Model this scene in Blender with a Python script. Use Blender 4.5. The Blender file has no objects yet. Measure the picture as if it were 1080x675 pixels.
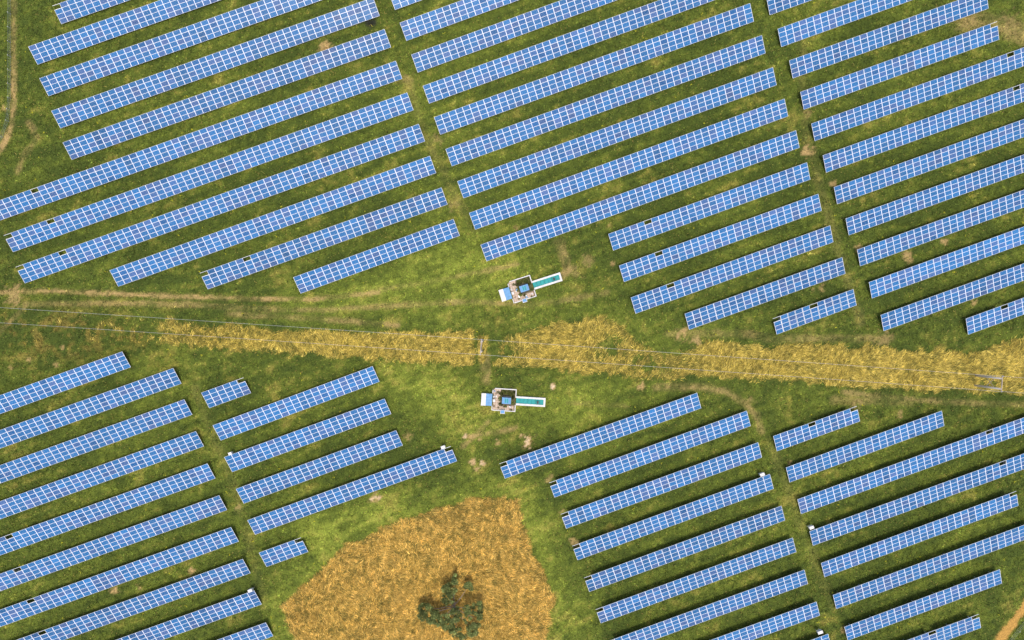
import bpy, bmesh, math, random
import numpy as np
from mathutils import Vector, Matrix

# ------------------------------------------------------------------ camera, sky, sun, exposure
S = bpy.context.scene
COL = S.collection
CAM_H = 180.0                      # drone height above the meadow, straight down
F_PX = 840.0                       # focal length in photo pixels (28 mm on a 36 mm wide frame, 1080 px)
cam_d = bpy.data.cameras.new('camera')
cam_d.sensor_width = 36.0
cam_d.lens = 28.0
cam_d.clip_start = 1.0
cam_d.clip_end = 6000.0
cam = bpy.data.objects.new('camera', cam_d)
cam.location = (0, 0, CAM_H)
COL.objects.link(cam)
S.camera = cam

SUN_EL = math.radians(80)
SUN_AZ = math.atan2(0.30, -0.954)  # angle from +Y towards +X: the sun stands on the low side of the tables
w = bpy.data.worlds.new('World')
S.world = w
w.use_nodes = True
nt = w.node_tree
bg = nt.nodes['Background']
sky = nt.nodes.new('ShaderNodeTexSky')
sky.sky_type = 'NISHITA'
sky.sun_disc = False
sky.sun_elevation = SUN_EL
sky.sun_rotation = SUN_AZ
sky.air_density = 1.0
sky.dust_density = 4.0
sky.ozone_density = 0.6
nt.links.new(sky.outputs['Color'], bg.inputs['Color'])
bg.inputs['Strength'].default_value = 0.15

sun_d = bpy.data.lights.new('sun', 'SUN')
sun_d.energy = 1.7
sun_d.angle = math.radians(10)
sun_d.color = (1.0, 0.95, 0.87)
sun = bpy.data.objects.new('sun', sun_d)
sdir = Vector((math.sin(SUN_AZ) * math.cos(SUN_EL), math.cos(SUN_AZ) * math.cos(SUN_EL), math.sin(SUN_EL)))
sun.rotation_euler = sdir.to_track_quat('Z', 'Y').to_euler()
sun.location = sdir * 60 + Vector((0, 0, 30))
COL.objects.link(sun)

S.view_settings.view_transform = 'Standard'
S.view_settings.look = 'None'
S.view_settings.gamma = 1.0
S.view_settings.exposure = 0.35
S.view_settings.use_curve_mapping = False
S.render.engine = 'CYCLES'

rnd = random.Random(7)
rng = np.random.default_rng(11)


def at(px, py, z=0.0):
    """photo pixel -> world point on the plane of height z"""
    k = (CAM_H - z) / F_PX
    return Vector(((px - 540.0) * k, (337.5 - py) * k, z))


def at_xy(px, py, z=0.0):
    p = at(px, py, z)
    return (p.x, p.y)


# ------------------------------------------------------------------ helpers
def tag(o, label=None, cat=None, group=None, kind=None):
    if label: o['label'] = label
    if cat: o['category'] = cat
    if group: o['group'] = group
    if kind: o['kind'] = kind
    return o


def empty(name, loc, rz=0.0):
    o = bpy.data.objects.new(name, None)
    o.empty_display_size = 0.3
    o.location = loc
    o.rotation_euler = (0, 0, rz)
    COL.objects.link(o)
    return o


class MB:
    """collects boxes, bars and tubes into one mesh"""
    def __init__(self):
        self.v, self.f, self.m = [], [], []

    def quad_box(self, lo, hi, mat=0, M=None):
        x0, y0, z0 = lo; x1, y1, z1 = hi
        c = [(x0, y0, z0), (x1, y0, z0), (x1, y1, z0), (x0, y1, z0), (x0, y0, z1), (x1, y0, z1), (x1, y1, z1), (x0, y1, z1)]
        if M is not None:
            c = [tuple(M @ Vector(p)) for p in c]
        b = len(self.v); self.v += c
        for f in ((3, 2, 1, 0), (4, 5, 6, 7), (0, 1, 5, 4), (1, 2, 6, 5), (2, 3, 7, 6), (3, 0, 4, 7)):
            self.f.append(tuple(b + i for i in f)); self.m.append(mat)
        return self

    def bar(self, a, b, wx, wy, mat=0):
        a, b = Vector(a), Vector(b)
        d = b - a
        q = d.to_track_quat('Z', 'Y').to_matrix().to_4x4()
        q.translation = a
        return self.quad_box((-wx / 2, -wy / 2, 0), (wx / 2, wy / 2, d.length), mat, q)

    def tube(self, pts, radii, n=8, mat=0, caps=True):
        pts = [Vector(p) for p in pts]
        b = len(self.v)
        up = Vector((0.13, 0.97, 0.2))
        for i, p in enumerate(pts):
            d = (pts[min(i + 1, len(pts) - 1)] - pts[max(i - 1, 0)]).normalized()
            s = d.cross(up)
            if s.length < 1e-3: s = d.cross(Vector((1, 0, 0)))
            s.normalize(); t = s.cross(d)
            for k in range(n):
                a = 2 * math.pi * k / n
                self.v.append(tuple(p + (s * math.cos(a) + t * math.sin(a)) * radii[i]))
        for i in range(len(pts) - 1):
            for k in range(n):
                k2 = (k + 1) % n
                self.f.append((b + i * n + k, b + i * n + k2, b + (i + 1) * n + k2, b + (i + 1) * n + k)); self.m.append(mat)
        if caps:
            self.f.append(tuple(b + k for k in reversed(range(n)))); self.m.append(mat)
            e = b + (len(pts) - 1) * n
            self.f.append(tuple(e + k for k in range(n))); self.m.append(mat)
        return self

    def mesh(self, name, mats, smooth=False):
        me = bpy.data.meshes.new(name)
        me.from_pydata(self.v, [], self.f)
        for m in (mats if isinstance(mats, (list, tuple)) else [mats]):
            me.materials.append(m)
        me.polygons.foreach_set('material_index', self.m)
        if smooth:
            me.polygons.foreach_set('use_smooth', [True] * len(self.f))
        me.update()
        return me

    def build(self, name, mats, parent=None, smooth=False):
        return link(name, self.mesh(name, mats, smooth), parent)


def link(name, me, parent=None, loc=(0, 0, 0), rot=(0, 0, 0)):
    o = bpy.data.objects.new(name, me)
    o.location = loc
    o.rotation_euler = rot
    if parent is not None: o.parent = parent
    COL.objects.link(o)
    return o


def np_mesh(name, verts, faces, color=None, mats=()):
    """big meshes straight from numpy; faces (n,k)"""
    me = bpy.data.meshes.new(name)
    n, k = faces.shape
    me.vertices.add(len(verts)); me.vertices.foreach_set('co', np.ascontiguousarray(verts, dtype=np.float32).ravel())
    me.loops.add(n * k); me.loops.foreach_set('vertex_index', np.ascontiguousarray(faces, dtype=np.int32).ravel())
    me.polygons.add(n)
    me.polygons.foreach_set('loop_start', np.arange(0, n * k, k, dtype=np.int32))
    me.polygons.foreach_set('loop_total', np.full(n, k, dtype=np.int32))
    me.update(calc_edges=True)
    if color is not None:
        a = me.color_attributes.new('cover', 'FLOAT_COLOR', 'POINT')
        c = np.ones((len(verts), 4), dtype=np.float32); c[:, :3] = color
        a.data.foreach_set('color', c.ravel())
    for m in mats: me.materials.append(m)
    return me


# ------------------------------------------------------------------ noise (numpy)
def _hash(ix, iy, seed):
    h = (ix.astype(np.int64) * 374761393 + iy.astype(np.int64) * 668265263 + seed * 144665237) & 0xffffffff
    h = ((h ^ (h >> 13)) * 1274126177) & 0xffffffff
    h = (h ^ (h >> 16)) & 0xffffffff
    return h.astype(np.float64) / 4294967295.0


def vnoise(x, y, seed):
    ix, iy = np.floor(x), np.floor(y)
    fx, fy = x - ix, y - iy
    fx = fx * fx * (3 - 2 * fx); fy = fy * fy * (3 - 2 * fy)
    a = _hash(ix, iy, seed); b = _hash(ix + 1, iy, seed); c = _hash(ix, iy + 1, seed); d = _hash(ix + 1, iy + 1, seed)
    return (a * (1 - fx) + b * fx) * (1 - fy) + (c * (1 - fx) + d * fx) * fy


def fbm(x, y, size, seed, octv=3):
    s, amp, tot = 0.0, 1.0, 0.0
    x = x / size; y = y / size
    for o in range(octv):
        s = s + amp * vnoise(x * 2 ** o + 17.3 * o, y * 2 ** o - 9.1 * o, seed + o)
        tot += amp; amp *= 0.55
    return s / tot


def sstep(a, b, v):
    t = np.clip((v - a) / (b - a), 0, 1)
    return t * t * (3 - 2 * t)


def seg_dist(x, y, pts):
    d = np.full(np.shape(x), 1e9)
    for (ax, ay), (bx, by) in zip(pts[:-1], pts[1:]):
        vx, vy = bx - ax, by - ay
        t = np.clip(((x - ax) * vx + (y - ay) * vy) / (vx * vx + vy * vy + 1e-9), 0, 1)
        d = np.minimum(d, np.hypot(x - ax - t * vx, y - ay - t * vy))
    return d


def in_poly(x, y, pts):
    """signed distance, positive inside"""
    ins = np.zeros(np.shape(x), bool)
    n = len(pts)
    for i in range(n):
        ax, ay = pts[i]; bx, by = pts[(i + 1) % n]
        if ay == by: continue
        c = ((ay > y) != (by > y)) & (x < (bx - ax) * (y - ay) / (by - ay) + ax)
        ins ^= c
    d = seg_dist(x, y, pts + [pts[0]])
    return np.where(ins, d, -d)


# ------------------------------------------------------------------ what grows where (world metres)
P = lambda *pp: [at_xy(a, b) for a, b in pp]
FIELD = P((299, 641), (322, 618), (346, 595), (368, 573), (378, 569), (388, 564), (421, 551), (471, 534), (500, 526), (517, 523), (534, 526), (545, 530), (551, 553), (560, 580), (573, 603), (584, 636), (578, 656), (570, 676), (560, 720), (500, 760), (400, 760), (330, 720), (312, 676))
STRIP_E = P((524, 364), (545, 356), (562, 349), (585, 343), (602, 339), (622, 335), (634, 336), (641, 343), (655, 345), (664, 352), (672, 360), (684, 366), (703, 371), (722, 369), (738, 361), (765, 362), (800, 365), (870, 365), (930, 367), (990, 373), (1033, 372), (1052, 365), (1066, 360), (1080, 356), (1140, 350), (1200, 352),
            (1200, 424), (1080, 417), (1040, 415), (1000, 413), (950, 409), (880, 406), (830, 403), (790, 399), (760, 399), (720, 402), (680, 401), (655, 398), (630, 395), (600, 391), (570, 386), (545, 386), (522, 384))
STRIP_W = P((-80, 338), (0, 339), (60, 341), (140, 341), (180, 340), (230, 344), (270, 347), (340, 351), (400, 352), (455, 353), (497, 351), (497.5, 384), (460, 382), (400, 378), (330, 374), (270, 371), (200, 364), (120, 357), (60, 360), (0, 366), (-80, 366))
POST_PATCH = P((504.5, 356), (514, 355), (511, 384), (505, 384))

TRACKS = [  # (points, half width m, strength)
    (P((13, -60), (14.5, 0), (14.5, 60), (14.5, 105), (12.5, 130), (6, 148), (-6, 166), (-40, 205)), 0.6, 0.72),
    (P((1116, 600), (1080, 641), (1066, 660), (1053, 677), (1030, 705)), 0.85, 1.35),
    (P((-40, 316), (0, 309), (14, 307.5), (60, 307), (120, 310), (200, 313), (270, 315), (330, 316), (400, 308)), 0.5, 0.6),
    (P((26, 321), (90, 320), (150, 320), (210, 322), (280, 326), (340, 327), (420, 322), (500, 318), (560, 322)), 0.6, 0.36),
    (P((691, 408), (741, 408), (765, 413), (785, 425), (797, 437), (803, 455)), 0.75, 0.55),
    (P((705, 352), (722, 351), (760, 351), (790, 353), (812, 358), (860, 357), (940, 357)), 0.8, 0.28),
    (P((488, 471), (505, 456), (515, 445)), 0.5, 0.35),
    (P((494, 461), (515, 457), (545, 451)), 0.55, 0.6),
    (P((512, 375), (513, 400)), 1.0, 0.4),
    (P((590, 256), (595, 270), (600, 283), (592, 292)), 1.0, 0.5),
    (P((400, 305), (450, 298), (520, 284), (545, 279)), 0.5, 0.35),
    (P((560, 322), (640, 309)), 0.6, 0.3),
    (P((30, 130), (40, 145), (28, 160), (18, 182)), 0.7, 0.35),
    (P((880, 422), (893, 422), (918, 422), (960, 424)), 0.9, 0.25),
    (P((600, 425), (660, 428)), 0.5, 0.25),
    (P((890, 414), (980, 423), (1080, 427), (1150, 430)), 0.6, 0.35),
    (P((240, 331), (330, 336), (420, 343)), 0.6, 0.4),
    (P((0, 350), (14, 336), (28, 322)), 0.5, 0.45),
    (P((410, 80), (430, 85), (445, 135), (472, 190), (500, 240)), 1.0, 0.12),
    (P((1020, 22), (1062, 28), (1090, 40)), 2.4, 0.4),
    (P((845, 45), (852, 150), (880, 250), (907, 340)), 1.0, 0.12),
    (P((812, 465), (840, 540), (880, 640)), 1.0, 0.08),
    (P((205, 410), (250, 520), (280, 640)), 1.0, 0.08),
]
PATCHES = [  # (px, py, radius m, strength, rise m): bare soil thrown up or worn
    (557, 467, 1.5, 1.5, .22), (396, 524, 1.15, 1.4, .2), (341, 51, 1.5, 1.1, .15), (852, 159, 1.2, 1.0, .12), (956, 270, 1.2, .9, .06), (996, 255, .7, .9, .05),
    (1027, 320, .7, .8, .05), (490, 459, .6, 1.4, .1), (506, 462, .5, 1.3, .1), (497, 487, .7, 1.2, .1), (509, 489, .55, 1.4, .1), (504, 496, .6, 1.3, .1), (525, 468, .7, .9, .05),
    (583, 407, .6, 1.6, .12), (676, 407, .7, 1.1, .08), (14, 311, 2.2, .75, .02), (720, 352, 1.2, 1.0, .02), (735, 358, 1.2, .9, .02), (865, 303, .7, .9, .05), (858, 306, .6, .7, .05),
    (122, 622, .8, 1.1, .08), (148, 621, .6, 1.0, .06), (203, 602, .75, 1.1, .08), (931, 357, 1.5, .6, .0), (904, 422, 1.6, .6, .0), (948, 436, .7, .8, .0), (4, 113, .7, 1.5, .1),
    (643, 238, .5, 1.0, .05), (646, 278, .5, .8, .0), (618, 275, 1.4, .45, .0), (607, 287, 1.2, .45, .0), (852, 120, 1.2, .5, .0), (1067, 28, 2.6, .5, .0), (990, 12, .6, 1.0, .0), (905, 262, .8, .9, .0),
    (879, 195, .8, .9, .0), (545, 241, .6, .9, .0), (430, 461, .8, .6, .0), (832, 490, .7, .9, .0), (890, 663, .8, .7, .0), (594, 539, .8, .8, .0), (605, 572, .8, .8, .0), (580, 505, .8, .7, .0), (790, 425, 1.4, .5, .0),
    (430, 84, 1.2, .5, .0), (460, 148, 1.0, .5, .0), (480, 216, 1.3, .5, .0), (252, 535, .9, .6, .0), (60, 385, .6, .8, .0), (30, 380, .6, .9, .0), (12, 388, .5, .9, .0), (66, 367, .5, .9, .0)]
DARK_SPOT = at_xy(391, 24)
AX = math.radians(19.8)            # direction of the table rows
CA, SA = math.cos(AX), math.sin(AX)
CORRIDOR = P((310, 300), (480, 250), (560, 290), (660, 320), (720, 345), (760, 355), (720, 362), (500, 345), (380, 340), (300, 325))
CORRIDOR2 = P((400, 380), (500, 388), (640, 398), (720, 404), (600, 445), (520, 490), (570, 530), (600, 600), (640, 690), (600, 690), (585, 636), (550, 530), (500, 515), (440, 535), (380, 560), (330, 600), (320, 560), (400, 520), (480, 490), (430, 440))


def cover(x, y):
    """masks at world points: dirt, dry (straw), and the albedo of the sward"""
    n_a = fbm(x, y, 16, 3); n_b = fbm(x, y, 4.5, 21); n_c = fbm(x, y, 1.1, 43); n_d = fbm(x, y, .5, 57, 2)
    u = x * CA + y * SA; v = -x * SA + y * CA
    streak = fbm(u / 7.0, v, .9, 71)
    j = (n_c - .5) * 1.6 + (n_b - .5) * 2.0
    field = sstep(-.5, .7, in_poly(x, y, FIELD) + j * .9)
    se = sstep(-.5, 1.0, in_poly(x, y, STRIP_E) + j * 1.3)
    # a stretch of the strip where the straw is trodden down and green comes through
    gap = np.exp(-(((x - at(690, 372).x) / 9) ** 2 + ((y - at(690, 378).y) / 5) ** 2))
    gap2 = np.exp(-(((x - at(645, 366).x) / 5) ** 2 + ((y - at(650, 368).y) / 4) ** 2))
    gap3 = np.exp(-(((x - at(1042, 403).x) / 3.2) ** 2 + ((y - at(1042, 404).y) / 1.6) ** 2))
    gap4 = np.exp(-(((x - at(528, 371).x) / 5) ** 2 + ((y - at(528, 371).y) / 2.5) ** 2))
    se = se * np.clip(1 - np.maximum(np.maximum(gap, gap2), np.maximum(gap3, gap4)) * sstep(.35, .6, n_b * .6 + n_c * .5) * 1.35, 0, 1)
    sw_in = in_poly(x, y, STRIP_W)
    px = x * F_PX / CAM_H + 540
    fade = .24 + .76 * sstep(60, 330, px)
    sw = sstep(-.6, 1.0, sw_in + j * 1.2) * sstep(.30, .62, n_b * .45 + n_c * .55 + (fade - .62) * .7) * (.45 + .55 * fade)
    pp = sstep(-.3, .5, in_poly(x, y, POST_PATCH) + j * .5) * .9
    strip = np.maximum(np.maximum(se, sw), pp)
    dry_w = np.clip(sstep(230, 60, px) * sstep(9, 2, np.abs(y - at(0, 352).y) + j) * sstep(.45, .62, n_c * .6 + n_b * .4), 0, 1) * .6
    dirt = np.zeros_like(x)
    for pts, hw, st in TRACKS:
        d = seg_dist(x, y, pts) + (n_c - .5) * hw * 1.7
        dirt = np.maximum(dirt, (1 - sstep(hw * .55, hw * 1.55, d)) * st * (.25 + 1.35 * sstep(.32, .68, n_b * .55 + n_c * .45) if st < .9 else .8 + .5 * n_c))
    for cx, cy, r, st, _h in PATCHES:
        gx, gy = at_xy(cx, cy)
        m = np.abs(x - gx) < r * 3.2
        m &= np.abs(y - gy) < r * 3.2
        if m.any():
            d = np.hypot((x[m] - gx) * (.8 + .5 * _hash(np.array([cx]), np.array([cy]), 5)), y[m] - gy) + (n_c[m] - .5) * r * 2.3 + (n_d[m] - .5) * r * 1.3
            dirt[m] = np.maximum(dirt[m], (1 - sstep(r * .4, r * 1.3, d)) * st * .88)
    dirt = np.clip(dirt, 0, 1.4)
    lush = np.maximum(sstep(-6, 10, in_poly(x, y, CORRIDOR) + (n_a - .5) * 10), sstep(-5, 7, in_poly(x, y, CORRIDOR2) + (n_a - .5) * 9))
    fd = in_poly(x, y, FIELD)
    lush = np.maximum(lush, sstep(-7, -3, fd + (n_b - .5) * 4) * .9)
    # sward colour
    t = np.clip((n_a - .5) * .45 + (n_b - .5) * .55 + (n_c - .5) * .75 + (streak - .5) * .6 + .25 + lush * .42, 0, 1)[..., None]
    g_dark = np.array((.052, .074, .0125)); g_mid = np.array((.112, .142, .0195)); g_light = np.array((.25, .29, .040))
    g = np.where(t < .5, g_dark + (g_mid - g_dark) * t * 2, g_mid + (g_light - g_mid) * (t * 2 - 1))
    yel = (sstep(.56, .74, n_b * .35 + n_c * .35 + streak * .3 + lush * .05) * .5)[..., None]
    g = g + (np.array((.27, .205, .052)) - g) * yel
    soil = np.array((.40, .27, .11)) + (np.array((.60, .45, .29)) - np.array((.40, .27, .11))) * np.clip((dirt[..., None] - .98) * 2.2, 0, 1)
    orange = (seg_dist(x, y, TRACKS[1][0]) < 2.5)[..., None]
    soil = np.where(orange, np.array((.42, .24, .06)), soil)
    brown = np.clip(dry_w, 0, 1)[..., None]
    g = g + (np.array((.20, .135, .035)) - g) * brown
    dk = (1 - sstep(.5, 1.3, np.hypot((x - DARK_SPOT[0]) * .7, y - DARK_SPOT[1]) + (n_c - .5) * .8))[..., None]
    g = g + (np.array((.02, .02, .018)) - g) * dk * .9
    return dirt, field, strip, g, soil, n_a, n_b, n_c, n_d


# ------------------------------------------------------------------ materials
def mat(name):
    m = bpy.data.materials.new(name)
    m.use_nodes = True
    n = m.node_tree.nodes
    return m, m.node_tree, n['Principled BSDF']


def plain(name, col, rough=.6, metal=0.0, var=.12, scale=3.0, bump=0.0):
    """painted / worn surface with noise in its colour"""
    m, t, b = mat(name)
    N, L = t.nodes, t.links
    tc = N.new('ShaderNodeTexCoord')
    no = N.new('ShaderNodeTexNoise'); no.inputs['Scale'].default_value = scale; no.inputs['Detail'].default_value = 5
    L.new(tc.outputs['Object'], no.inputs['Vector'])
    mr = N.new('ShaderNodeMapRange'); mr.inputs['From Min'].default_value = .3; mr.inputs['From Max'].default_value = .7
    mr.inputs['To Min'].default_value = 1 - var; mr.inputs['To Max'].default_value = 1 + var
    L.new(no.outputs['Fac'], mr.inputs['Value'])
    mx = N.new('ShaderNodeVectorMath'); mx.operation = 'SCALE'; mx.inputs[0].default_value = col
    L.new(mr.outputs['Result'], mx.inputs['Scale'])
    L.new(mx.outputs['Vector'], b.inputs['Base Color'])
    b.inputs['Roughness'].default_value = rough
    b.inputs['Metallic'].default_value = metal
    b.inputs['Specular IOR Level'].default_value = .3
    if bump:
        bp = N.new('ShaderNodeBump'); bp.inputs['Strength'].default_value = bump; bp.inputs['Distance'].default_value = .02
        L.new(no.outputs['Fac'], bp.inputs['Height']); L.new(bp.outputs['Normal'], b.inputs['Normal'])
    return m


def cover_mat(name, fine=True, rough=.9):
    m, t, b = mat(name)
    N, L = t.nodes, t.links
    at_ = N.new('ShaderNodeAttribute'); at_.attribute_name = 'cover'
    if fine:
        tc = N.new('ShaderNodeTexCoord')
        no = N.new('ShaderNodeTexNoise'); no.inputs['Scale'].default_value = 3.2; no.inputs['Detail'].default_value = 6; no.inputs['Roughness'].default_value = .7
        L.new(tc.outputs['Object'], no.inputs['Vector'])
        mr = N.new('ShaderNodeMapRange'); mr.inputs['From Min'].default_value = .3; mr.inputs['From Max'].default_value = .7
        mr.inputs['To Min'].default_value = .42; mr.inputs['To Max'].default_value = 1.55
        L.new(no.outputs['Fac'], mr.inputs['Value'])
        mx = N.new('ShaderNodeVectorMath'); mx.operation = 'SCALE'
        L.new(at_.outputs['Color'], mx.inputs[0]); L.new(mr.outputs['Result'], mx.inputs['Scale'])
        L.new(mx.outputs['Vector'], b.inputs['Base Color'])
        bp = N.new('ShaderNodeBump'); bp.inputs['Strength'].default_value = .6; bp.inputs['Distance'].default_value = .12
        L.new(no.outputs['Fac'], bp.inputs['Height']); L.new(bp.outputs['Normal'], b.inputs['Normal'])
    else:
        L.new(at_.outputs['Color'], b.inputs['Base Color'])
    b.inputs['Roughness'].default_value = rough
    b.inputs['Specular IOR Level'].default_value = .15
    return m


def panel_mat():
    m, t, b = mat('solar_cells')
    N, L = t.nodes, t.links
    oi = N.new('ShaderNodeObjectInfo')
    tc = N.new('ShaderNodeTexCoord')
    # faint 10 x 6 cell joints of the module
    sx = N.new('ShaderNodeSeparateXYZ'); L.new(tc.outputs['Object'], sx.inputs[0])
    lines = []
    for ax, pitch in (('X', .156), ('Y', .156)):
        md = N.new('ShaderNodeMath'); md.operation = 'PINGPONG'; md.inputs[1].default_value = pitch / 2
        L.new(sx.outputs[ax], md.inputs[0])
        lt = N.new('ShaderNodeMath'); lt.operation = 'LESS_THAN'; lt.inputs[1].default_value = .003
        L.new(md.outputs[0], lt.inputs[0]); lines.append(lt)
    mxl = N.new('ShaderNodeMath'); mxl.operation = 'MAXIMUM'
    L.new(lines[0].outputs[0], mxl.inputs[0]); L.new(lines[1].outputs[0], mxl.inputs[1])
    no = N.new('ShaderNodeTexNoise'); no.inputs['Scale'].default_value = 6; no.inputs['Detail'].default_value = 3
    L.new(tc.outputs['Object'], no.inputs['Vector'])
    mr = N.new('ShaderNodeMapRange'); mr.inputs['To Min'].default_value = .85; mr.inputs['To Max'].default_value = 1.15
    L.new(no.outputs['Fac'], mr.inputs['Value'])
    sc = N.new('ShaderNodeVectorMath'); sc.operation = 'SCALE'
    L.new(oi.outputs['Color'], sc.inputs[0]); L.new(mr.outputs['Result'], sc.inputs['Scale'])
    mix = N.new('ShaderNodeMix'); mix.data_type = 'RGBA'
    L.new(mxl.outputs[0], mix.inputs['Factor']); L.new(sc.outputs['Vector'], mix.inputs['A'])
    mix.inputs['B'].default_value = (.35, .42, .6, 1)
    L.new(mix.outputs['Result'], b.inputs['Base Color'])
    b.inputs['Roughness'].default_value = .12
    b.inputs['IOR'].default_value = 1.45
    b.inputs['Specular IOR Level'].default_value = .12   # anti-reflective solar glass
    return m


M_ground = cover_mat('meadow_soil')
M_tuft = cover_mat('grass_blades', fine=False, rough=.75)
M_straw = cover_mat('dry_straw', fine=False, rough=.7)
M_cells = panel_mat()
M_frame = plain('aluminium_frame', (.80, .81, .86), .38, 0.0, .05, 2)
M_steel = plain('galvanised_steel', (.55, .56, .57), .45, .35, .12, 4)
M_rail = plain('mounting_rail', (.74, .75, .77), .4, .1, .08, 3)
M_white = plain('white_paint', (.64, .62, .60), .8, 0, .14, 1.5)
M_cabinet = plain('cabinet_grey_white', (.68, .69, .70), .7, 0, .05, 2)
M_bed = plain('dark_garden_soil', (.10, .095, .045), .9, 0, .4, 3)
M_dark = plain('dark_recess', (.022, .030, .034), .5, 0, .3, 3)
M_blue_roof = plain('pale_blue_roof', (.15, .31, .52), .85, 0, .14, 1.6)
M_teal = plain('teal_cover', (.04, .29, .28), .85, 0, .16, 1.8)
M_paving = plain('beige_paving', (.54, .42, .33), .85, 0, .2, 5, .4)
M_joint = plain('paving_joint', (.23, .17, .12), .9, 0, .2, 4)
M_pole = plain('pale_weathered_pole', (.70, .62, .54), .8, 0, .12, 3, .3)
M_wood = plain('weathered_wood', (.42, .35, .27), .8, 0, .2, 3, .3)
M_insul = plain('brown_insulator', (.40, .36, .36), .3, 0, .1, 6)
M_wire = plain('grey_conductor', (.52, .52, .52), .4, .2, .1, 1)
M_fence = plain('fence_galvanised', (.42, .47, .52), .45, .25, .1, 3)
M_bark = plain('grey_bark', (.30, .25, .21), .9, 0, .25, 5, .5)
M_leaf = cover_mat('tree_leaves', fine=False, rough=.6)
M_hedge = cover_mat('planter_leaves', fine=False, rough=.7)

# ------------------------------------------------------------------ ground: one sheet, fine under the photo, coarse to the horizon
fx = np.arange(-136, 136.01, .5); fy = np.arange(-92, 92.01, .5)
ext = np.array([4, 10, 25, 60, 140, 320, 700, 1500, 3000.])
gx = np.concatenate([-136 - ext[::-1], fx, 136 + ext]); gy = np.concatenate([-92 - ext[::-1], fy, 92 + ext])
GX, GY = np.meshgrid(gx, gy)
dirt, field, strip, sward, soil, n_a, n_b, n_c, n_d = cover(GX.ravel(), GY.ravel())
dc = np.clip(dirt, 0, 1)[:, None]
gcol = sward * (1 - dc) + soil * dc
under = np.array((.22, .135, .03)) * (.6 + .8 * n_c[:, None])
gcol = gcol + (under - gcol) * np.clip(field, 0, 1)[:, None] * .93
under2 = np.array((.20, .155, .03)) * (.6 + .8 * n_c[:, None])
gcol = gcol + (under2 - gcol) * np.clip(strip, 0, 1)[:, None] * .85


def relief(x, y):
    z = (fbm(x, y, 3.5, 91) - .5) * .10
    for cx, cy, r, st, h in PATCHES:
        if h:
            gx_, gy_ = at_xy(cx, cy)
            z = z + h * np.exp(-((x - gx_) ** 2 + (y - gy_) ** 2) / (r * .75) ** 2)
    return z


GZ = relief(GX.ravel(), GY.ravel())
nx, ny = len(gx), len(gy)
idx = np.arange(nx * ny).reshape(ny, nx)
quads = np.stack([idx[:-1, :-1], idx[:-1, 1:], idx[1:, 1:], idx[1:, :-1]], -1).reshape(-1, 4)
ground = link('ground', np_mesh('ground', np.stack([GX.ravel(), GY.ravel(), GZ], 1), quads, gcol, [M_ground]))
ground.data.polygons.foreach_set('use_smooth', np.ones(len(quads), bool))
tag(ground, 'green meadow ground with worn brown tracks and bare patches', 'meadow', kind='structure')


# ------------------------------------------------------------------ grass and straw (nobody could count these)
def blades(base, ang, length, lift, width, col, tipmul=1.25):
    """one triangle per blade"""
    n = len(base)
    d = np.stack([np.cos(ang), np.sin(ang)], 1)
    s = np.stack([-d[:, 1], d[:, 0]], 1)
    v = np.zeros((n, 3, 3))
    v[:, 0, :2] = base[:, :2] - s * width[:, None] / 2; v[:, 1, :2] = base[:, :2] + s * width[:, None] / 2
    v[:, 0, 2] = v[:, 1, 2] = base[:, 2]
    v[:, 2, :2] = base[:, :2] + d * length[:, None]
    v[:, 2, 2] = base[:, 2] + lift
    c = np.repeat(col[:, None, :], 3, 1)
    c[:, 2] *= tipmul
    return v.reshape(-1, 3), np.arange(n * 3).reshape(-1, 3), c.reshape(-1, 3)


NT = 250000
tx = rng.uniform(-122, 122, NT); ty = rng.uniform(-78, 78, NT)
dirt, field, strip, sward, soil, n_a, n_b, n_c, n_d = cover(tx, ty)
keep = rng.uniform(0, 1, NT) > np.clip(np.maximum(dirt * .85, np.maximum(field * .97, strip * .72)), 0, 1)
sward = sward + (soil - sward) * np.clip(dirt * .6, 0, .7)[:, None]
tx, ty, sward, n_c, n_a, n_b = tx[keep], ty[keep], sward[keep], n_c[keep], n_a[keep], n_b[keep]
z0 = relief(tx, ty) - .01
K = 4
b_ = np.repeat(np.stack([tx, ty, z0], 1), K, 0)
nb = len(b_)
b_[:, :2] += rng.normal(0, .07, (nb, 2))
tall = np.repeat(.6 + 1.0 * n_b + .35 * rng.uniform(0, 1, len(tx)) ** 3, K)
tone = np.repeat(rng.lognormal(0, .33, len(tx)), K) * rng.lognormal(0, .2, nb)
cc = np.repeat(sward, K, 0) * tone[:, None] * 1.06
straw_b = rng.uniform(0, 1, nb) < .035
cc[straw_b] = np.array((.33, .26, .07)) * rng.uniform(.6, 1.2, (straw_b.sum(), 1))
flower = np.repeat(rng.uniform(0, 1, len(tx)) < .0025, K)
cc[flower] = np.array((.45, .42, .03))
v, f, c = blades(b_, rng.uniform(0, 6.283, nb), rng.uniform(.14, .36, nb) * tall, rng.uniform(.06, .30, nb) * tall, rng.uniform(.09, .2, nb), cc)
grass = link('grass', np_mesh('grass', v, f, c, [M_tuft]))
tag(grass, 'short mottled green meadow grass between the solar tables', 'grass', kind='stuff')


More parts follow.
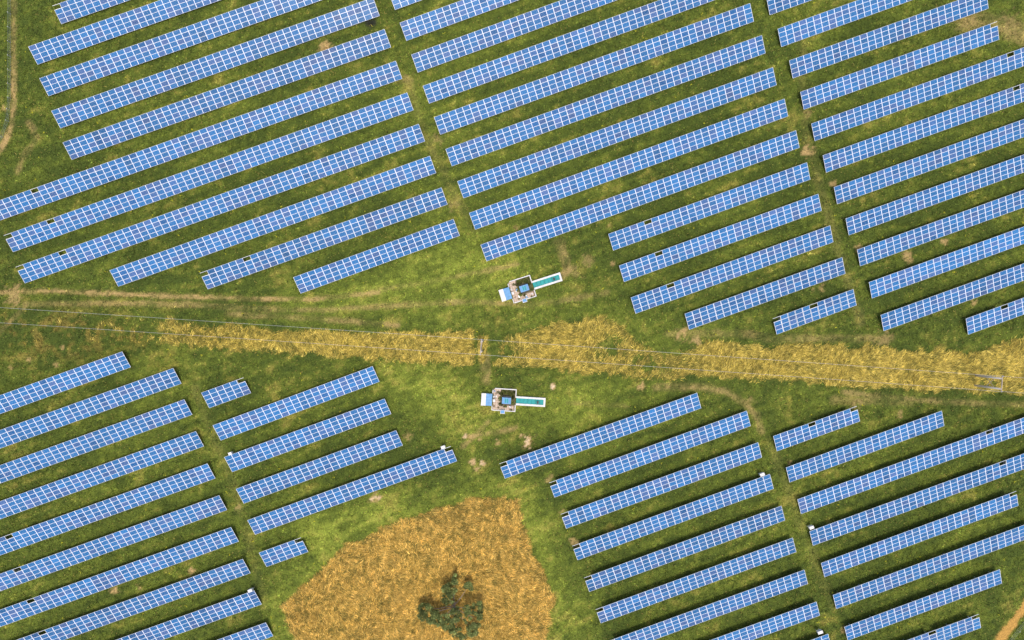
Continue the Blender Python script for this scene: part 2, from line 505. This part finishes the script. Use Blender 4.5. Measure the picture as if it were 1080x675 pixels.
def straw(name, n, mask_of, bounds, flow, pal, label, lo=.45, hi=1.0, green=lambda x, y: 0.0):
    x = rng.uniform(bounds[0], bounds[1], n); y = rng.uniform(bounds[2], bounds[3], n)
    cv = cover(x, y)
    m = mask_of(cv)
    k = rng.uniform(0, 1, n) < m * (.55 + .9 * cv[7])
    x, y, m, nc, nb_, na_ = x[k], y[k], m[k], cv[7][k], cv[6][k], cv[5][k]
    n = len(x)
    ang = flow(x, y) + rng.normal(0, .55, n)
    ln = rng.uniform(lo, hi, n); lift = rng.uniform(.12, .62, n) * (.5 + nb_)
    tone = rng.lognormal(0, .34, n) * (.66 + .70 * vnoise((x * .5 + y * .87) / .95, (x * .87 - y * .5) / .36, 131)) * (.8 + .4 * vnoise(x / .4, y / .4, 137))
    pick = np.clip(rng.normal(.52, .30, n) + (nb_ - .5) * .4, 0, 1)[:, None]
    p = [np.array(q) for q in pal]
    col = np.where(pick < .5, p[0] + (p[1] - p[0]) * pick * 2, p[1] + (p[2] - p[1]) * (pick * 2 - 1)) * tone[:, None]
    grn = (rng.uniform(0, 1, n) < .12 + .55 * sstep(.48, .72, fbm(x, y, .8, 151) + green(x, y)))
    col[grn] = col[grn] * .2 + np.array((.075, .088, .02)) * .8
    base = np.stack([x, y, relief(x, y) + rng.uniform(0, .22, n)], 1)
    v, f, c = blades(base, ang, ln, lift, rng.uniform(.04, .10, n), col, 1.2)
    o = link(name, np_mesh(name, v, f, c, [M_straw]))
    tag(o, label, 'dry grass', kind='stuff')


fb = (at(295, 0).x, at(590, 0).x, at(0, 720).y, at(0, 518).y)
straw('golden_crop', 250000, lambda c: c[1], fb, lambda x, y: 1.1 + (fbm(x, y, 9, 201) - .5) * 5.5, ((.26, .155, .024), (.59, .37, .076), (.78, .54, .155)), 'golden ripe grain crop leaning in swirls within the rounded patch',
      green=lambda x, y: .07 * sstep(at(430, 0).x, at(330, 0).x, x) + .09 * sstep(at(0, 575).y, at(0, 540).y, y))
sb = (at(-40, 0).x, at(1140, 0).x, at(0, 430).y, at(0, 325).y)
straw('dry_grass_strip', 480000, lambda c: c[2], sb, lambda x, y: .8 + (fbm(x, y, 6, 231) - .5) * 4.5, ((.20, .155, .026), (.49, .37, .064), (.66, .51, .13)), 'long straw yellow strip of dry tall grass under the power line',
      green=lambda x, y: .16 * np.exp(-((x - at(690, 0).x) / 9) ** 2) + .10 * sstep(at(420, 0).x, at(120, 0).x, x))

# ------------------------------------------------------------------ solar tables
MW, MH, TILT = 1.652, .995, math.radians(20)
PITCH_S = 1.012
SLANT = 4 * PITCH_S
Z_LOW = .80
DEP, RISE = SLANT * math.cos(TILT), SLANT * math.sin(TILT)
Z_HIGH = Z_LOW + RISE
ct, st_ = math.cos(TILT), math.sin(TILT)


def panel_mesh():
    """framed module: box sides, frame ring, white border, glass set 3 mm down"""
    v, f, mi = [], [], []
    T = .036

    def ring(hx, hy, z):
        b = len(v)
        v.extend([(-hx, -hy, z), (hx, -hy, z), (hx, hy, z), (-hx, hy, z)])
        return b
    r0 = ring(MW / 2, MH / 2, -T); r1 = ring(MW / 2, MH / 2, 0); r2 = ring(MW / 2 - .056, MH / 2 - .034, 0); r3 = ring(MW / 2 - .060, MH / 2 - .037, -.004)
    f.append((r0 + 3, r0 + 2, r0 + 1, r0)); mi.append(0)
    for a, b in ((r0, r1), (r1, r2), (r2, r3)):
        for k in range(4):
            q = (k + 1) % 4
            f.append((a + k, a + q, b + q, b + k)); mi.append(0)
    f.append((r3, r3 + 1, r3 + 2, r3 + 3)); mi.append(1)
    me = bpy.data.meshes.new('solar_panel')
    me.from_pydata(v, [], f)
    me.materials.append(M_frame); me.materials.append(M_cells)
    me.polygons.foreach_set('material_index', mi)
    me.update()
    return me


ME_PANEL = panel_mesh()
ME_PURLIN = MB().quad_box((-.5, -.035, -.07), (.5, .035, 0)).mesh('purlin', M_rail)


def slope_pt(s, drop=0.0, x=0.0):
    """point at slope offset s (0 in the middle of the table), drop metres under the panel plane, table coordinates"""
    return (x, s * ct + drop * st_, Z_LOW + RISE / 2 + s * st_ - drop * ct)


sf = MB()
sf.bar(slope_pt(-1.92, .16), slope_pt(1.95, .16), .08, .10)
for s in (-1.15, 1.25):
    p = slope_pt(s, .20)
    sf.bar((p[0], p[1], -.3), p, .10, .10)
sf.bar((.0, slope_pt(1.25)[1], .55), slope_pt(-.3, .22), .06, .06)
ME_SUPPORT = sf.mesh('support_frame', M_steel)

ORD = 'first second third fourth fifth sixth seventh eighth ninth tenth eleventh twelfth thirteenth fourteenth'.split()
n_panels = 0


def solar_table(L, R, block, order, where, gaps=(), corner=''):
    """L, R: photo pixels of the two ends of the raised edge; gaps: photo x of panels left out of the top course"""
    global n_panels
    a, b = at(L[0], L[1], Z_HIGH), at(R[0], R[1], Z_HIGH)
    ln = (b - a).length
    n = max(3, round(ln / 1.672))
    pitch = ln / n
    if pitch < MW + .004: pitch = MW + .004
    rz = math.atan2(b.y - a.y, b.x - a.x)
    mid = (a + b) / 2
    yd = Vector((-math.sin(rz), math.cos(rz), 0))
    o = mid - yd * (DEP / 2); o.z = 0
    t = empty('solar_table', o, rz)
    miss = set()
    if 'l' in corner: miss.add(0)
    if 'r' in corner: miss.add(n - 1)
    for gxp in gaps:
        # the gap's pixel sits about half a panel below the raised edge
        p = at(gxp, L[1] + (R[1] - L[1]) * (gxp - L[0]) / (R[0] - L[0]), Z_HIGH - .2)
        miss.add(int(max(0, min(n - 1, ((p - mid).dot(Vector((math.cos(rz), math.sin(rz), 0))) + ln / 2) // pitch))))
    x0 = -n * pitch / 2
    table_tone = rnd.gauss(0, .05)
    for i in range(n):
        col_tone = rnd.gauss(0, .05)
        for j in range(4):
            if j == 3 and i in miss: continue
            s = (j - 1.5) * PITCH_S
            x = x0 + (i + .5) * pitch
            p = link('solar_panel', ME_PANEL, t, slope_pt(s, 0, x), (TILT + rnd.gauss(0, .004), rnd.gauss(0, .004), 0))
            k = .87 + table_tone + col_tone + rnd.gauss(0, .065)
            r = rnd.random()
            if r < .22:      # duller, more violet cells
                q = rnd.uniform(.4, 1)
                c = (.026 + .034 * q, .128, .325 - .025 * q)
            elif r < .30:
                c = (.013, .106, .285)
            else:
                c = (.018, .140, .345)
            p.color = (c[0] * k, c[1] * k, c[2] * k, 1)
            n_panels += 1
    for s in (-1.72, -.75, .28, 1.03, 1.97):
        q = link('purlin', ME_PURLIN, t, slope_pt(s, .038), (TILT, 0, 0))
        q.scale = (n * pitch - .02, 1, 1)
    i = 1
    cols = []
    while i < n - 2:
        cols.append(i); i += 3
    cols.append(n - 1)
    for i in cols:
        link('support_frame', ME_SUPPORT, t, (x0 + i * pitch, 0, 0))
    size = 'short' if n < 9 else ('medium-length' if n < 16 else 'long')
    feat = ''
    if corner and gaps: feat = ' with two gaps,'
    elif corner: feat = ' with corner gap,'
    elif gaps: feat = ' with inner gap,'
    else: feat = ','
    tag(t, f'{size} solar table{feat} {ORD[order]} row {where}, {block}', 'solar table', f'solar tables of the {block}')
    return t


A = 'upper left block'
up, dn = 'above dry strip', 'below dry strip'
a_rows = {   # order counted from the strip
    -4: ((55, 6), (369, -104), (), 'l'), -3: ((29.7, 49.1), (369.3, -70.5), (), ''), -2: ((41.4, 82.6), (381.2, -36.8), (), ''), -1: ((54.2, 116.8), (393.2, -2.7), (), ''),
    0: ((66.2, 150.2), (405.3, 30.7), (), ''), 1: ((-65, 234), (417.4, 64.1), (37.8,), ''), 2: ((3.6, 248.3), (429.4, 97.5), (51.1,), 'l'), 3: ((16.2, 281.6), (441.6, 130.6), (63,), 'l'),
    4: ((115.4, 285.1), (453.4, 164.3), (), ''), 5: ((210.6, 288.0), (465.6, 197.7), (256.9,), 'l'), 6: ((309.8, 292.3), (477.7, 231.2), (), '')}
for k, (l, r, g, c) in a_rows.items():
    solar_table(l, r, A, 6 - k, up, g, c)
B = 'upper middle block'
b_rows = {
    -1: ((409.5, -9), (743, -130)), 0: ((421.6, 23.9), (755, -97)), 1: ((433.7, 57.6), (767, -63.5)), 2: ((445.8, 90.6), (779, -30.2)), 3: ((457.7, 123.6), (791.1, 3.3)), 4: ((469.9, 157.2), (803.5, 37)),
    5: ((482.3, 191.2), (815.2, 70.9)), 6: ((494.7, 224.6), (827.4, 104)), 7: ((506.8, 258.2), (839.5, 137.4)), 8: ((641.5, 246.8), (851.1, 171.2), (682.3,)), 9: ((652.9, 280.2), (863.1, 204.4), (694.2,)),
    10: ((665.2, 313.9), (875.6, 237.8), (705.5,)), 11: ((722.1, 331.0), (888.4, 271.3)), 12: ((815, 336.1), (900.2, 304.9), (860.4,), 'l')}
for k, row in b_rows.items():
    solar_table(row[0], row[1], B, 12 - k, up, row[2] if len(row) > 2 else (), row[3] if len(row) > 3 else '')
Cb = 'upper right block'
c_rows = {
    -1: ((808, -3.5), (1016, -77.5)), 0: ((820.2, 30.4), (1028, -44)), 1: ((832.4, 63.8), (1040.4, -10.5)), 2: ((844.1, 97), (1051.8, 22.5), (), 'r'), 3: ((856.0, 130.3), (1150, 24.8), (1062,)), 4: ((867.8, 163.9), (1150, 62.5), (1073.5,)),
    5: ((879.5, 197.5), (1150, 100.4)), 6: ((891.9, 230.6), (1150, 137.8)), 7: ((904, 263.4), (1150, 175)), 8: ((916.4, 297.7), (1150, 213.8)), 9: ((928.9, 332.3), (1150, 252.6)), 10: ((1019.8, 335.8), (1150, 288.6), (1059.4,))}
for k, row in c_rows.items():
    solar_table(row[0], row[1], Cb, 10 - k, up, row[2] if len(row) > 2 else (), row[3] if len(row) > 3 else '')
D = 'lower left outer block'
d_right = [(128, 371), (182.6, 388.2), (194.2, 421.2), (206.5, 454.8), (218.7, 488.9), (231.2, 522.5), (243.6, 556), (256, 589.6), (268, 622.8), (280.3, 656.6)]
d_gap = {4: (7.6,), 5: (19.6,), 6: (32.7,), 7: (44.8,)}
for k, r in enumerate(d_right):
    lx = (-62, -62, -62, -62, -62, -62, -62, -50, -20, 40)[k]
    solar_table((lx, r[1] + .358 * (r[0] - lx)), r, D, k, dn, d_gap.get(k, ()))
E = 'lower left inner block'
e_rows = [((212.1, 414.3), (256.6, 398.2), (), 'r'), ((224.2, 448.7), (392.9, 386.2)), ((236.4, 482.2), (405.5, 420.5)), ((248.9, 515.7), (417.6, 454.0)), ((260.8, 548.8), (475.5, 470.6), (), 'r'), ((273, 583), (317.4, 567.0), (), 'r')]
for k, row in enumerate(e_rows):
    solar_table(row[0], row[1], E, k, dn, row[2] if len(row) > 2 else (), row[3] if len(row) > 3 else '')
Fb = 'lower middle block'
f_rows = [((526.4, 489.2), (735.2, 414.3), (), 'l'), ((579.0, 509.3), (787.6, 433.2), (), 'l'), ((591.4, 542.4), (799.6, 466.6), (), 'l'), ((603.5, 576.0), (812, 500.0), (), 'l'), ((616.0, 609.6), (824.2, 533.5), (), 'l'), ((628.2, 643.0), (836.1, 567.2), (), 'l'),
          ((640.3, 676.8), (848.4, 601), (), 'l'), ((652.6, 710.4), (861.2, 634.7), (), 'l'), ((700, 732), (873.5, 668.6))]
for k, row in enumerate(f_rows):
    solar_table(row[0], row[1], Fb, k, dn, row[2] if len(row) > 2 else (), row[3] if len(row) > 3 else '')
G = 'lower right block'
g_rows = [((816.3, 459.8), (903, 428.6), (856.6,), 'r'), ((828.9, 493.3), (993.4, 433.2)), ((841.2, 526.8), (1150, 415), (1046,)), ((853.8, 560.5), (1150, 453), (1058.9,)), ((866, 594), (1072, 518), (), 'r'), ((878.4, 627.8), (1089, 550.5)), ((890.6, 661.4), (1054.6, 600.6)), ((903, 695), (1032.5, 647.8), (986.3,), 'r')]
for k, row in enumerate(g_rows):
    solar_table(row[0], row[1], G, k, dn, row[2] if len(row) > 2 else (), row[3] if len(row) > 3 else '')


# ------------------------------------------------------------------ inverter cabinets at table ends
def cabinet(px, py, sc, label):
    p = at(px, py, 2.35)
    sc *= .85
    o = empty('inverter_cabinet', (p.x, p.y, 0), AX)
    h = 2.35
    MB().quad_box((-.5 * sc, -.26, 1.25), (.5 * sc, .26, h - .06)).build('cabinet_body', M_cabinet, o)
    MB().quad_box((-.56 * sc, -.32, h - .058), (.56 * sc, .32, h)).build('lid', M_white, o)
    MB().quad_box((-.42 * sc, .262, 1.35), (.42 * sc, .285, h - .15)).build('door', M_white, o)
    for s in (-1, 1):
        MB().quad_box((s * .36 * sc - .04, -.04, -.3), (s * .36 * sc + .04, .04, 1.249)).build('post', M_steel, o)
    tag(o, label, 'cabinet', 'inverter cabinets behind the solar tables')


for px, py, sc, lb in ((856.2, 556.6, 1.1, 'white inverter cabinet at the left end of fourth row, lower right block'), (865.4, 667.2, 1.2, 'white inverter cabinet at the bottom frame edge, lower middle block'),
                       (263.6, 623.2, 1.0, 'white inverter cabinet by ninth row, lower left outer block'), (804.2, 500.6, 1.1, 'white inverter cabinet by fourth row, lower middle block'),
                       (467.2, 471.8, 1.0, 'white inverter cabinet beside the corner gap of longest row, lower left inner block'), (242.5, 478.6, .8, 'small white inverter cabinet by third row, lower left inner block')):
    cabinet(px, py, sc, lb)


# ------------------------------------------------------------------ the two service stations in the middle of the meadow
def leaf_ball(centres, n, size, pal, seed):
    """loose leaf faces filling the given ellipsoids; centres: (x, y, z, rx, ry, rz)"""
    r = np.random.default_rng(seed)
    wts = np.array([c[3] * c[4] * c[5] for c in centres]) ** .8
    which = r.choice(len(centres), n, p=wts / wts.sum())
    C_ = np.array(centres)[which]
    shade = r.lognormal(0, .28, len(centres))[which]     # leaf colour differs from branch to branch
    d = r.normal(size=(n, 3)); d /= np.linalg.norm(d, axis=1)[:, None]
    rad = r.uniform(.25, 1, n) ** .5
    lump = .65 + .7 * vnoise(d[:, 0] * 2.3 + which * 7, d[:, 1] * 2.3 + d[:, 2] * 1.7 + which * 3, seed)
    c = C_[:, :3] + d * C_[:, 3:] * (rad * lump)[:, None]
    a = r.normal(size=(n, 3)); a /= np.linalg.norm(a, axis=1)[:, None]
    b = np.cross(a, r.normal(size=(n, 3))); b /= np.linalg.norm(b, axis=1)[:, None]
    s = r.uniform(.6, 1.3, n)[:, None] * size
    v = np.stack([c - a * s, c - b * s * .55, c + a * s, c + b * s * .55], 1).reshape(-1, 3)
    p0, p1 = np.array(pal[0]), np.array(pal[1])
    k = np.clip(r.normal(.45, .3, n) + (lump - 1) * .4, 0, 1)[:, None]
    col = np.repeat((p0 + (p1 - p0) * k) * shade[:, None], 4, 0)
    return v, np.arange(n * 4).reshape(-1, 4), col


def station(px, py, rz, seed, label):
    """origin at the middle of the paved platform; x runs along the long trough"""
    p = at(px, py, .2)
    o = empty('service_station', (p.x, p.y, 0), rz)
    r = random.Random(seed)
    z = .22
    # platform with pavers
    pl = MB().quad_box((-2.55, -2.35, -.3), (2.45, 2.35, z - .03)).build('platform', M_joint, o)
    s = .52
    pav = MB().quad_box((-s / 2 + .025, -s / 2 + .025, -.03), (s / 2 - .025, s / 2 - .025, .022)).mesh('paver', M_paving)
    for i in range(9):
        for j in range(9):
            x, y = -2.2 + i * s, -2.08 + j * s
            if (-.75 < x and -1.1 < y) or (x < -1.9 and r.random() < .12): continue
            q = link('paver', pav, pl, (x, y, z + r.uniform(-.008, .012)), (r.gauss(0, .012), r.gauss(0, .012), r.gauss(0, .02)))
    # white edging walls (butted)
    for lo, hi in (((-2.2, 2.352, -.2), (2.47, 2.55, .62)), ((2.472, .62, -.2), (2.66, 2.55, .62)), ((2.472, -2.55, -.2), (2.66, -.98, .62)), ((.35, -2.55, -.2), (2.47, -2.352, .55)), ((-2.5, -2.55, -.2), (-.75, -2.352, .55)), ((-2.75, 1.32, -.2), (-2.552, 2.1, .5)), ((-2.75, -2.5, -.2), (-2.552, -1.5, .5))):
        MB().quad_box(lo, hi).build('edging_wall', M_white, o)
    # sunken bed with dark plants round the kiosk
    MB().quad_box((-.72, -1.12, z - .1), (2.44, 2.34, z + .008)).build('planting_bed', M_bed, o)
    v, f, c = leaf_ball([(-.75, 1.35, .4, .55, .5, .35), (.2, 1.55, .4, .5, .35, .35), (1.4, 1.4, .5, .6, .5, .45), (1.95, .7, .4, .4, .5, .35), (2.1, 1.9, .4, .35, .4, .3), (-.3, 2.0, .35, .5, .3, .3), (1.0, 2.0, .35, .5, .3, .25), (2.0, -.6, .35, .35, .4, .3), (-1.5, 1.6, .3, .3, .3, .2), (-1.3, -1.9, .3, .3, .25, .2), (1.7, -2.3, .4, .4, .3, .3), (-1.0, .2, .35, .45, .6, .3), (-.75, -1.1, .4, .5, .45, .35), (.25, -1.5, .4, .45, .3, .35)], 1500, .13, ((.035, .055, .012), (.15, .16, .035)), seed)
    pb = link('bed_plants', np_mesh('bed_plants', v, f, c, [M_hedge]), o); pb['kind'] = 'stuff'
    # kiosk in the middle: dark walls, pale blue roof
    k = MB().quad_box((-.42, -.92, .1), (1.5, .95, 1.25)).build('kiosk_base', M_dark, o)
    MB().quad_box((-.35, -.62, 1.252), (1.45, .62, 1.9)).build('kiosk_body', M_white, o)
    rf = MB().quad_box((-.48, -.72, 1.902), (1.52, .68, 2.02)).build('kiosk_roof', M_blue_roof, o)
    for q in range(4):
        MB().quad_box((-.30 + q * .46, -.5, 2.021), (-.02 + q * .46, .46, 2.06)).build('roof_panel', M_teal if q in (1, 2) else M_blue_roof, rf)
    # hut at the far end
    h = MB()
    h.quad_box((-4.95, -1.32, -.2), (-2.78, 1.22, 1.75))
    h.build('hut_wall', M_white, o)
    MB().quad_box((-5.12, -1.42, 1.752), (-4.1, 1.32, 1.98)).build('hut_parapet', M_white, o)
    rh = MB().quad_box((-4.098, -1.38, 1.752), (-2.7, 1.28, 1.88)).build('hut_roof', M_blue_roof, o)
    for q in range(4):
        MB().quad_box((-4.05, -1.30 + q * .64, 1.881), (-2.75, -.76 + q * .64, 1.905)).build('roof_sheet', M_blue_roof, rh)
    MB().quad_box((-4.0, 1.222, 0.0), (-3.2, 1.25, 1.6)).build('door', M_steel, o)
    MB().quad_box((-2.54, -.55, .2), (-2.0, .05, 1.1)).build('switch_box', M_white, o)
    MB().quad_box((-2.50, .38, .2), (-2.2, .82, .9)).build('switch_box', M_white, o)
    # long trough with teal cover
    x0, x1 = 2.664, 8.85
    MB().quad_box((x0, .62, -.2), (x1, 1.02, .95)).build('trough_wall', M_white, o)
    MB().quad_box((x0, -.98, -.2), (x1, -.56, .95)).build('trough_wall', M_white, o)
    MB().quad_box((x1 + .002, -.98, -.2), (x1 + .42, 1.02, .95)).build('trough_wall', M_white, o)
    n = 7
    for q in range(n):
        a = x0 + (x1 - x0) * q / n
        tc = MB().quad_box((a + .03, -.555, .1), (a + (x1 - x0) / n - .02, .615, .78 + .03 * (q % 2))).build('trough_cover', M_teal, o)
        if q < n - 1:
            MB().quad_box((a + .66, -.46, .815), (a + .74, -.32, .88)).build('hinge', M_blue_roof, tc)
    MB().quad_box((7.35, -.35, .82), (7.75, .3, 1.35)).build('motor_box', M_dark, o)
    MB().quad_box((7.0, -.85, .952), (7.5, -.68, 1.15)).build('cable_box', M_steel, o)
    # things left lying on the paving belong to the yard fittings
    for q in range(7):
        cx, cy, cs = (r.uniform(-2.3, -1.0), r.uniform(-1.9, 2.0), r.uniform(.12, .26)) if q < 4 else (r.uniform(.4, 2.2), r.uniform(-2.1, -1.4), r.uniform(.12, .24))
        M = Matrix.Translation((cx, cy, z + .03)) @ Matrix.Rotation(r.uniform(0, 3), 4, 'Z')
        MB().quad_box((-cs, -cs * .6, 0), (cs, cs * .6, r.uniform(.15, .5)), 0, M).build('fitting_box', r.choice((M_white, M_steel, M_blue_roof, M_joint)), o)
    # small side cabinet
    sc = MB().quad_box((-.72, -3.05, -.2), (.32, -2.2, 1.2)).build('side_cabinet', M_white, o)
    MB().quad_box((-.62, -2.95, 1.201), (.22, -2.3, 1.26)).build('cabinet_lid', M_blue_roof, sc)
    tag(o, label, 'service station', 'service stations on the meadow')


station(531.8, 421.6, math.radians(-3.6), 3, 'white-edged service station with teal trough lying level, below the dry grass strip')
station(550.5, 305.0, math.radians(17.6), 4, 'white-edged service station with teal trough rising at a slant, above the dry grass strip')


# ------------------------------------------------------------------ power line: two-legged wooden pylons and two conductors
PZ = 10.0
towers = [(-43, 329.5), (507.2, 366), (1056.5, 404.8), (1606, 444)]
tw = [at(a, b, PZ) for a, b in towers]
line_rz = math.atan2(tw[2].y - tw[1].y, tw[2].x - tw[1].x)
HALF = 1.62


def pylon(p, label):
    o = empty('power_pylon', (p.x, p.y, 0), line_rz)
    for s in (-1, 1):
        MB().tube([(0, s * 1.12, -.8), (0, s * 1.12, 5), (0, s * 1.12, PZ - .05)], [.24, .21, .18], 10).build('pole', M_pole, o, True)
    MB().quad_box((-.08, -HALF - .18, PZ - .04), (.08, HALF + .18, PZ + .16)).build('cross_arm', M_wood, o)
    MB().bar((.0, -1.12, 4.2), (0, 1.12, 7.6), .08, .08).build('brace', M_wood, o)
    MB().bar((.02, 1.12, 4.2), (.02, -1.12, 7.6), .08, .08).build('brace', M_wood, o)
    for s in (-1, 1):
        MB().tube([(0, s * HALF, PZ + .161), (0, s * HALF, PZ + .25), (0, s * HALF, PZ + .33), (0, s * HALF, PZ + .42)], [.13, .09, .14, .08], 10).build('insulator', M_insul, o, True)
    tag(o, label, 'power pylon', 'wooden power pylons')


pylon(tw[0], 'two-legged wooden power pylon just past the left frame edge')
pylon(tw[1], 'two-legged wooden power pylon in the middle of the strip, seen from straight above')
pylon(tw[2], 'two-legged wooden power pylon leaning outward at the right end of the dry strip')
pylon(tw[3], 'two-legged wooden power pylon far past the right frame edge')
perp = Vector((-math.sin(line_rz), math.cos(line_rz), 0))
for s, lb in ((1, 'upper of the two thin grey power conductors spanning the dry strip'), (-1, 'lower of the two thin grey power conductors spanning the dry strip')):
    pts = []
    for i in range(3):
        a, b = tw[i] + perp * s * HALF, tw[i + 1] + perp * s * HALF
        for k in range(24):
            t = k / 24
            q = a.lerp(b, t); q.z = PZ + .44 - 4 * 1.3 * t * (1 - t)
            pts.append(q)
    q = tw[3] + perp * s * HALF; q.z = PZ + .44; pts.append(q)
    wobj = MB().tube(pts, [.022] * len(pts), 6).build('power_cable', M_wire, None, True)
    tag(wobj, lb, 'power cable', 'power cables')


# ------------------------------------------------------------------ perimeter fences beside the two worn strips
def fence(pts_px, step, label):
    pts = [at(a, b) for a, b in pts_px]
    o = empty('wire_fence', (pts[0].x, pts[0].y, 0))
    org = pts[0]
    posts = []
    for a, b in zip(pts[:-1], pts[1:]):
        n = max(1, round((b - a).length / step))
        for k in range(n): posts.append(a.lerp(b, k / n) - org)
    posts.append(pts[-1] - org)
    me = MB().tube([(0, 0, -.4), (0, 0, 1.3)], [.05, .05], 8).mesh('post', M_fence)
    mc = MB().quad_box((-.06, -.06, 1.301), (.06, .06, 1.34)).mesh('post_cap', M_white)
    for q in posts:
        pp = link('post', me, o, q)
        link('post_cap', mc, pp)
    for z in (.3, .75, 1.2):
        MB().tube([(q.x, q.y, z) for q in posts], [.009] * len(posts), 5).build('wire', M_fence, o)
    tag(o, label, 'fence', 'perimeter wire fences')


fence(((10.5, -55), (11.5, 0), (11.8, 60), (11.6, 104), (9.6, 128), (3.4, 145), (-9, 163), (-42, 200)), 3.0, 'grey wire fence along the brown strip in the top left corner')
fence(((1122, 606), (1085, 648), (1072, 664), (1060, 680), (1038, 708)), 3.0, 'grey wire fence along the orange strip in the bottom right corner')


# ------------------------------------------------------------------ tree in the golden field
def tree():
    base = at(479.5, 634.5, 0)
    o = empty('tree', (base.x, base.y, 0))
    clumps = []   # pixel centre, height, radius
    for px, py, z, rx, ry, rz in ((477, 619, 4.0, 1.7, 1.7, 1.4), (480, 611, 3.4, .9, 1.0, .9), (470, 623, 3.6, 1.0, 1.0, .9), (494, 618, 3.0, .8, .9, .7), (452, 646, 4.2, 2.3, 2.0, 1.5), (461, 652, 4.6, 1.8, 1.7, 1.4), (446, 643, 3.6, 1.2, 1.2, 1.0),
                                   (473, 633, 4.8, 1.3, 1.3, 1.1), (476, 650, 6.2, 2.2, 2.0, 1.7), (488, 645, 5.8, 1.7, 1.7, 1.4), (500, 652, 5.4, 2.1, 2.1, 1.6), (483, 668, 4.8, 1.9, 1.6, 1.3), (498, 664, 4.2, 1.5, 1.4, 1.1), (470, 659, 5.0, 1.5, 1.3, 1.1), (503, 640, 4.3, 1.2, 1.2, .9)):
        c = at(px, py, z) - base
        clumps.append((c.x, c.y, z, rx * 1.02, ry * 1.02, rz))
    tr = MB().tube([(0, 0, -.3), (.05, -.05, 1.0), (.0, -.2, 2.2), (.1, -.4, 3.4)], [.26, .21, .18, .13], 10).build('trunk', M_bark, o, True)
    for i, c in enumerate(clumps):
        s = Vector((.05 * math.sin(i), -.1 - .03 * i % .3, 1.2 + (i * .37) % 1.9))
        e = Vector(c[:3]) * .96
        m = s.lerp(e, .5) + Vector((rnd.uniform(-.25, .25), rnd.uniform(-.25, .25), .35))
        MB().tube([s, m, e], [.095, .065, .025], 7).build('limb', M_bark, tr, True)
    sub = []
    for x, y, z, rx, ry, rz in clumps:
        for k in range(int(9 * rx)):
            a, e, q = rnd.uniform(0, 6.283), rnd.uniform(-.6, 1), rnd.uniform(.35, .95)
            r_ = rnd.uniform(.22, .6)
            sub.append((x + math.cos(a) * rx * q, y + math.sin(a) * ry * q, z + e * rz * .8, r_ * 1.2, r_ * 1.2, r_ * .8))
    v, f, c = leaf_ball(sub, 28000, .15, ((.055, .08, .02), (.25, .285, .095)), 77)
    c *= np.repeat(np.random.default_rng(5).lognormal(0, .25, len(c) // 4), 4)[:, None]
    cr = link('crown', np_mesh('crown', v, f, c, [M_leaf]), o)
    tag(o, 'loose grey-green tree with gappy clumped crown standing in the golden crop', 'tree')


tree()
print('panels', n_panels, 'objects', len(bpy.data.objects))
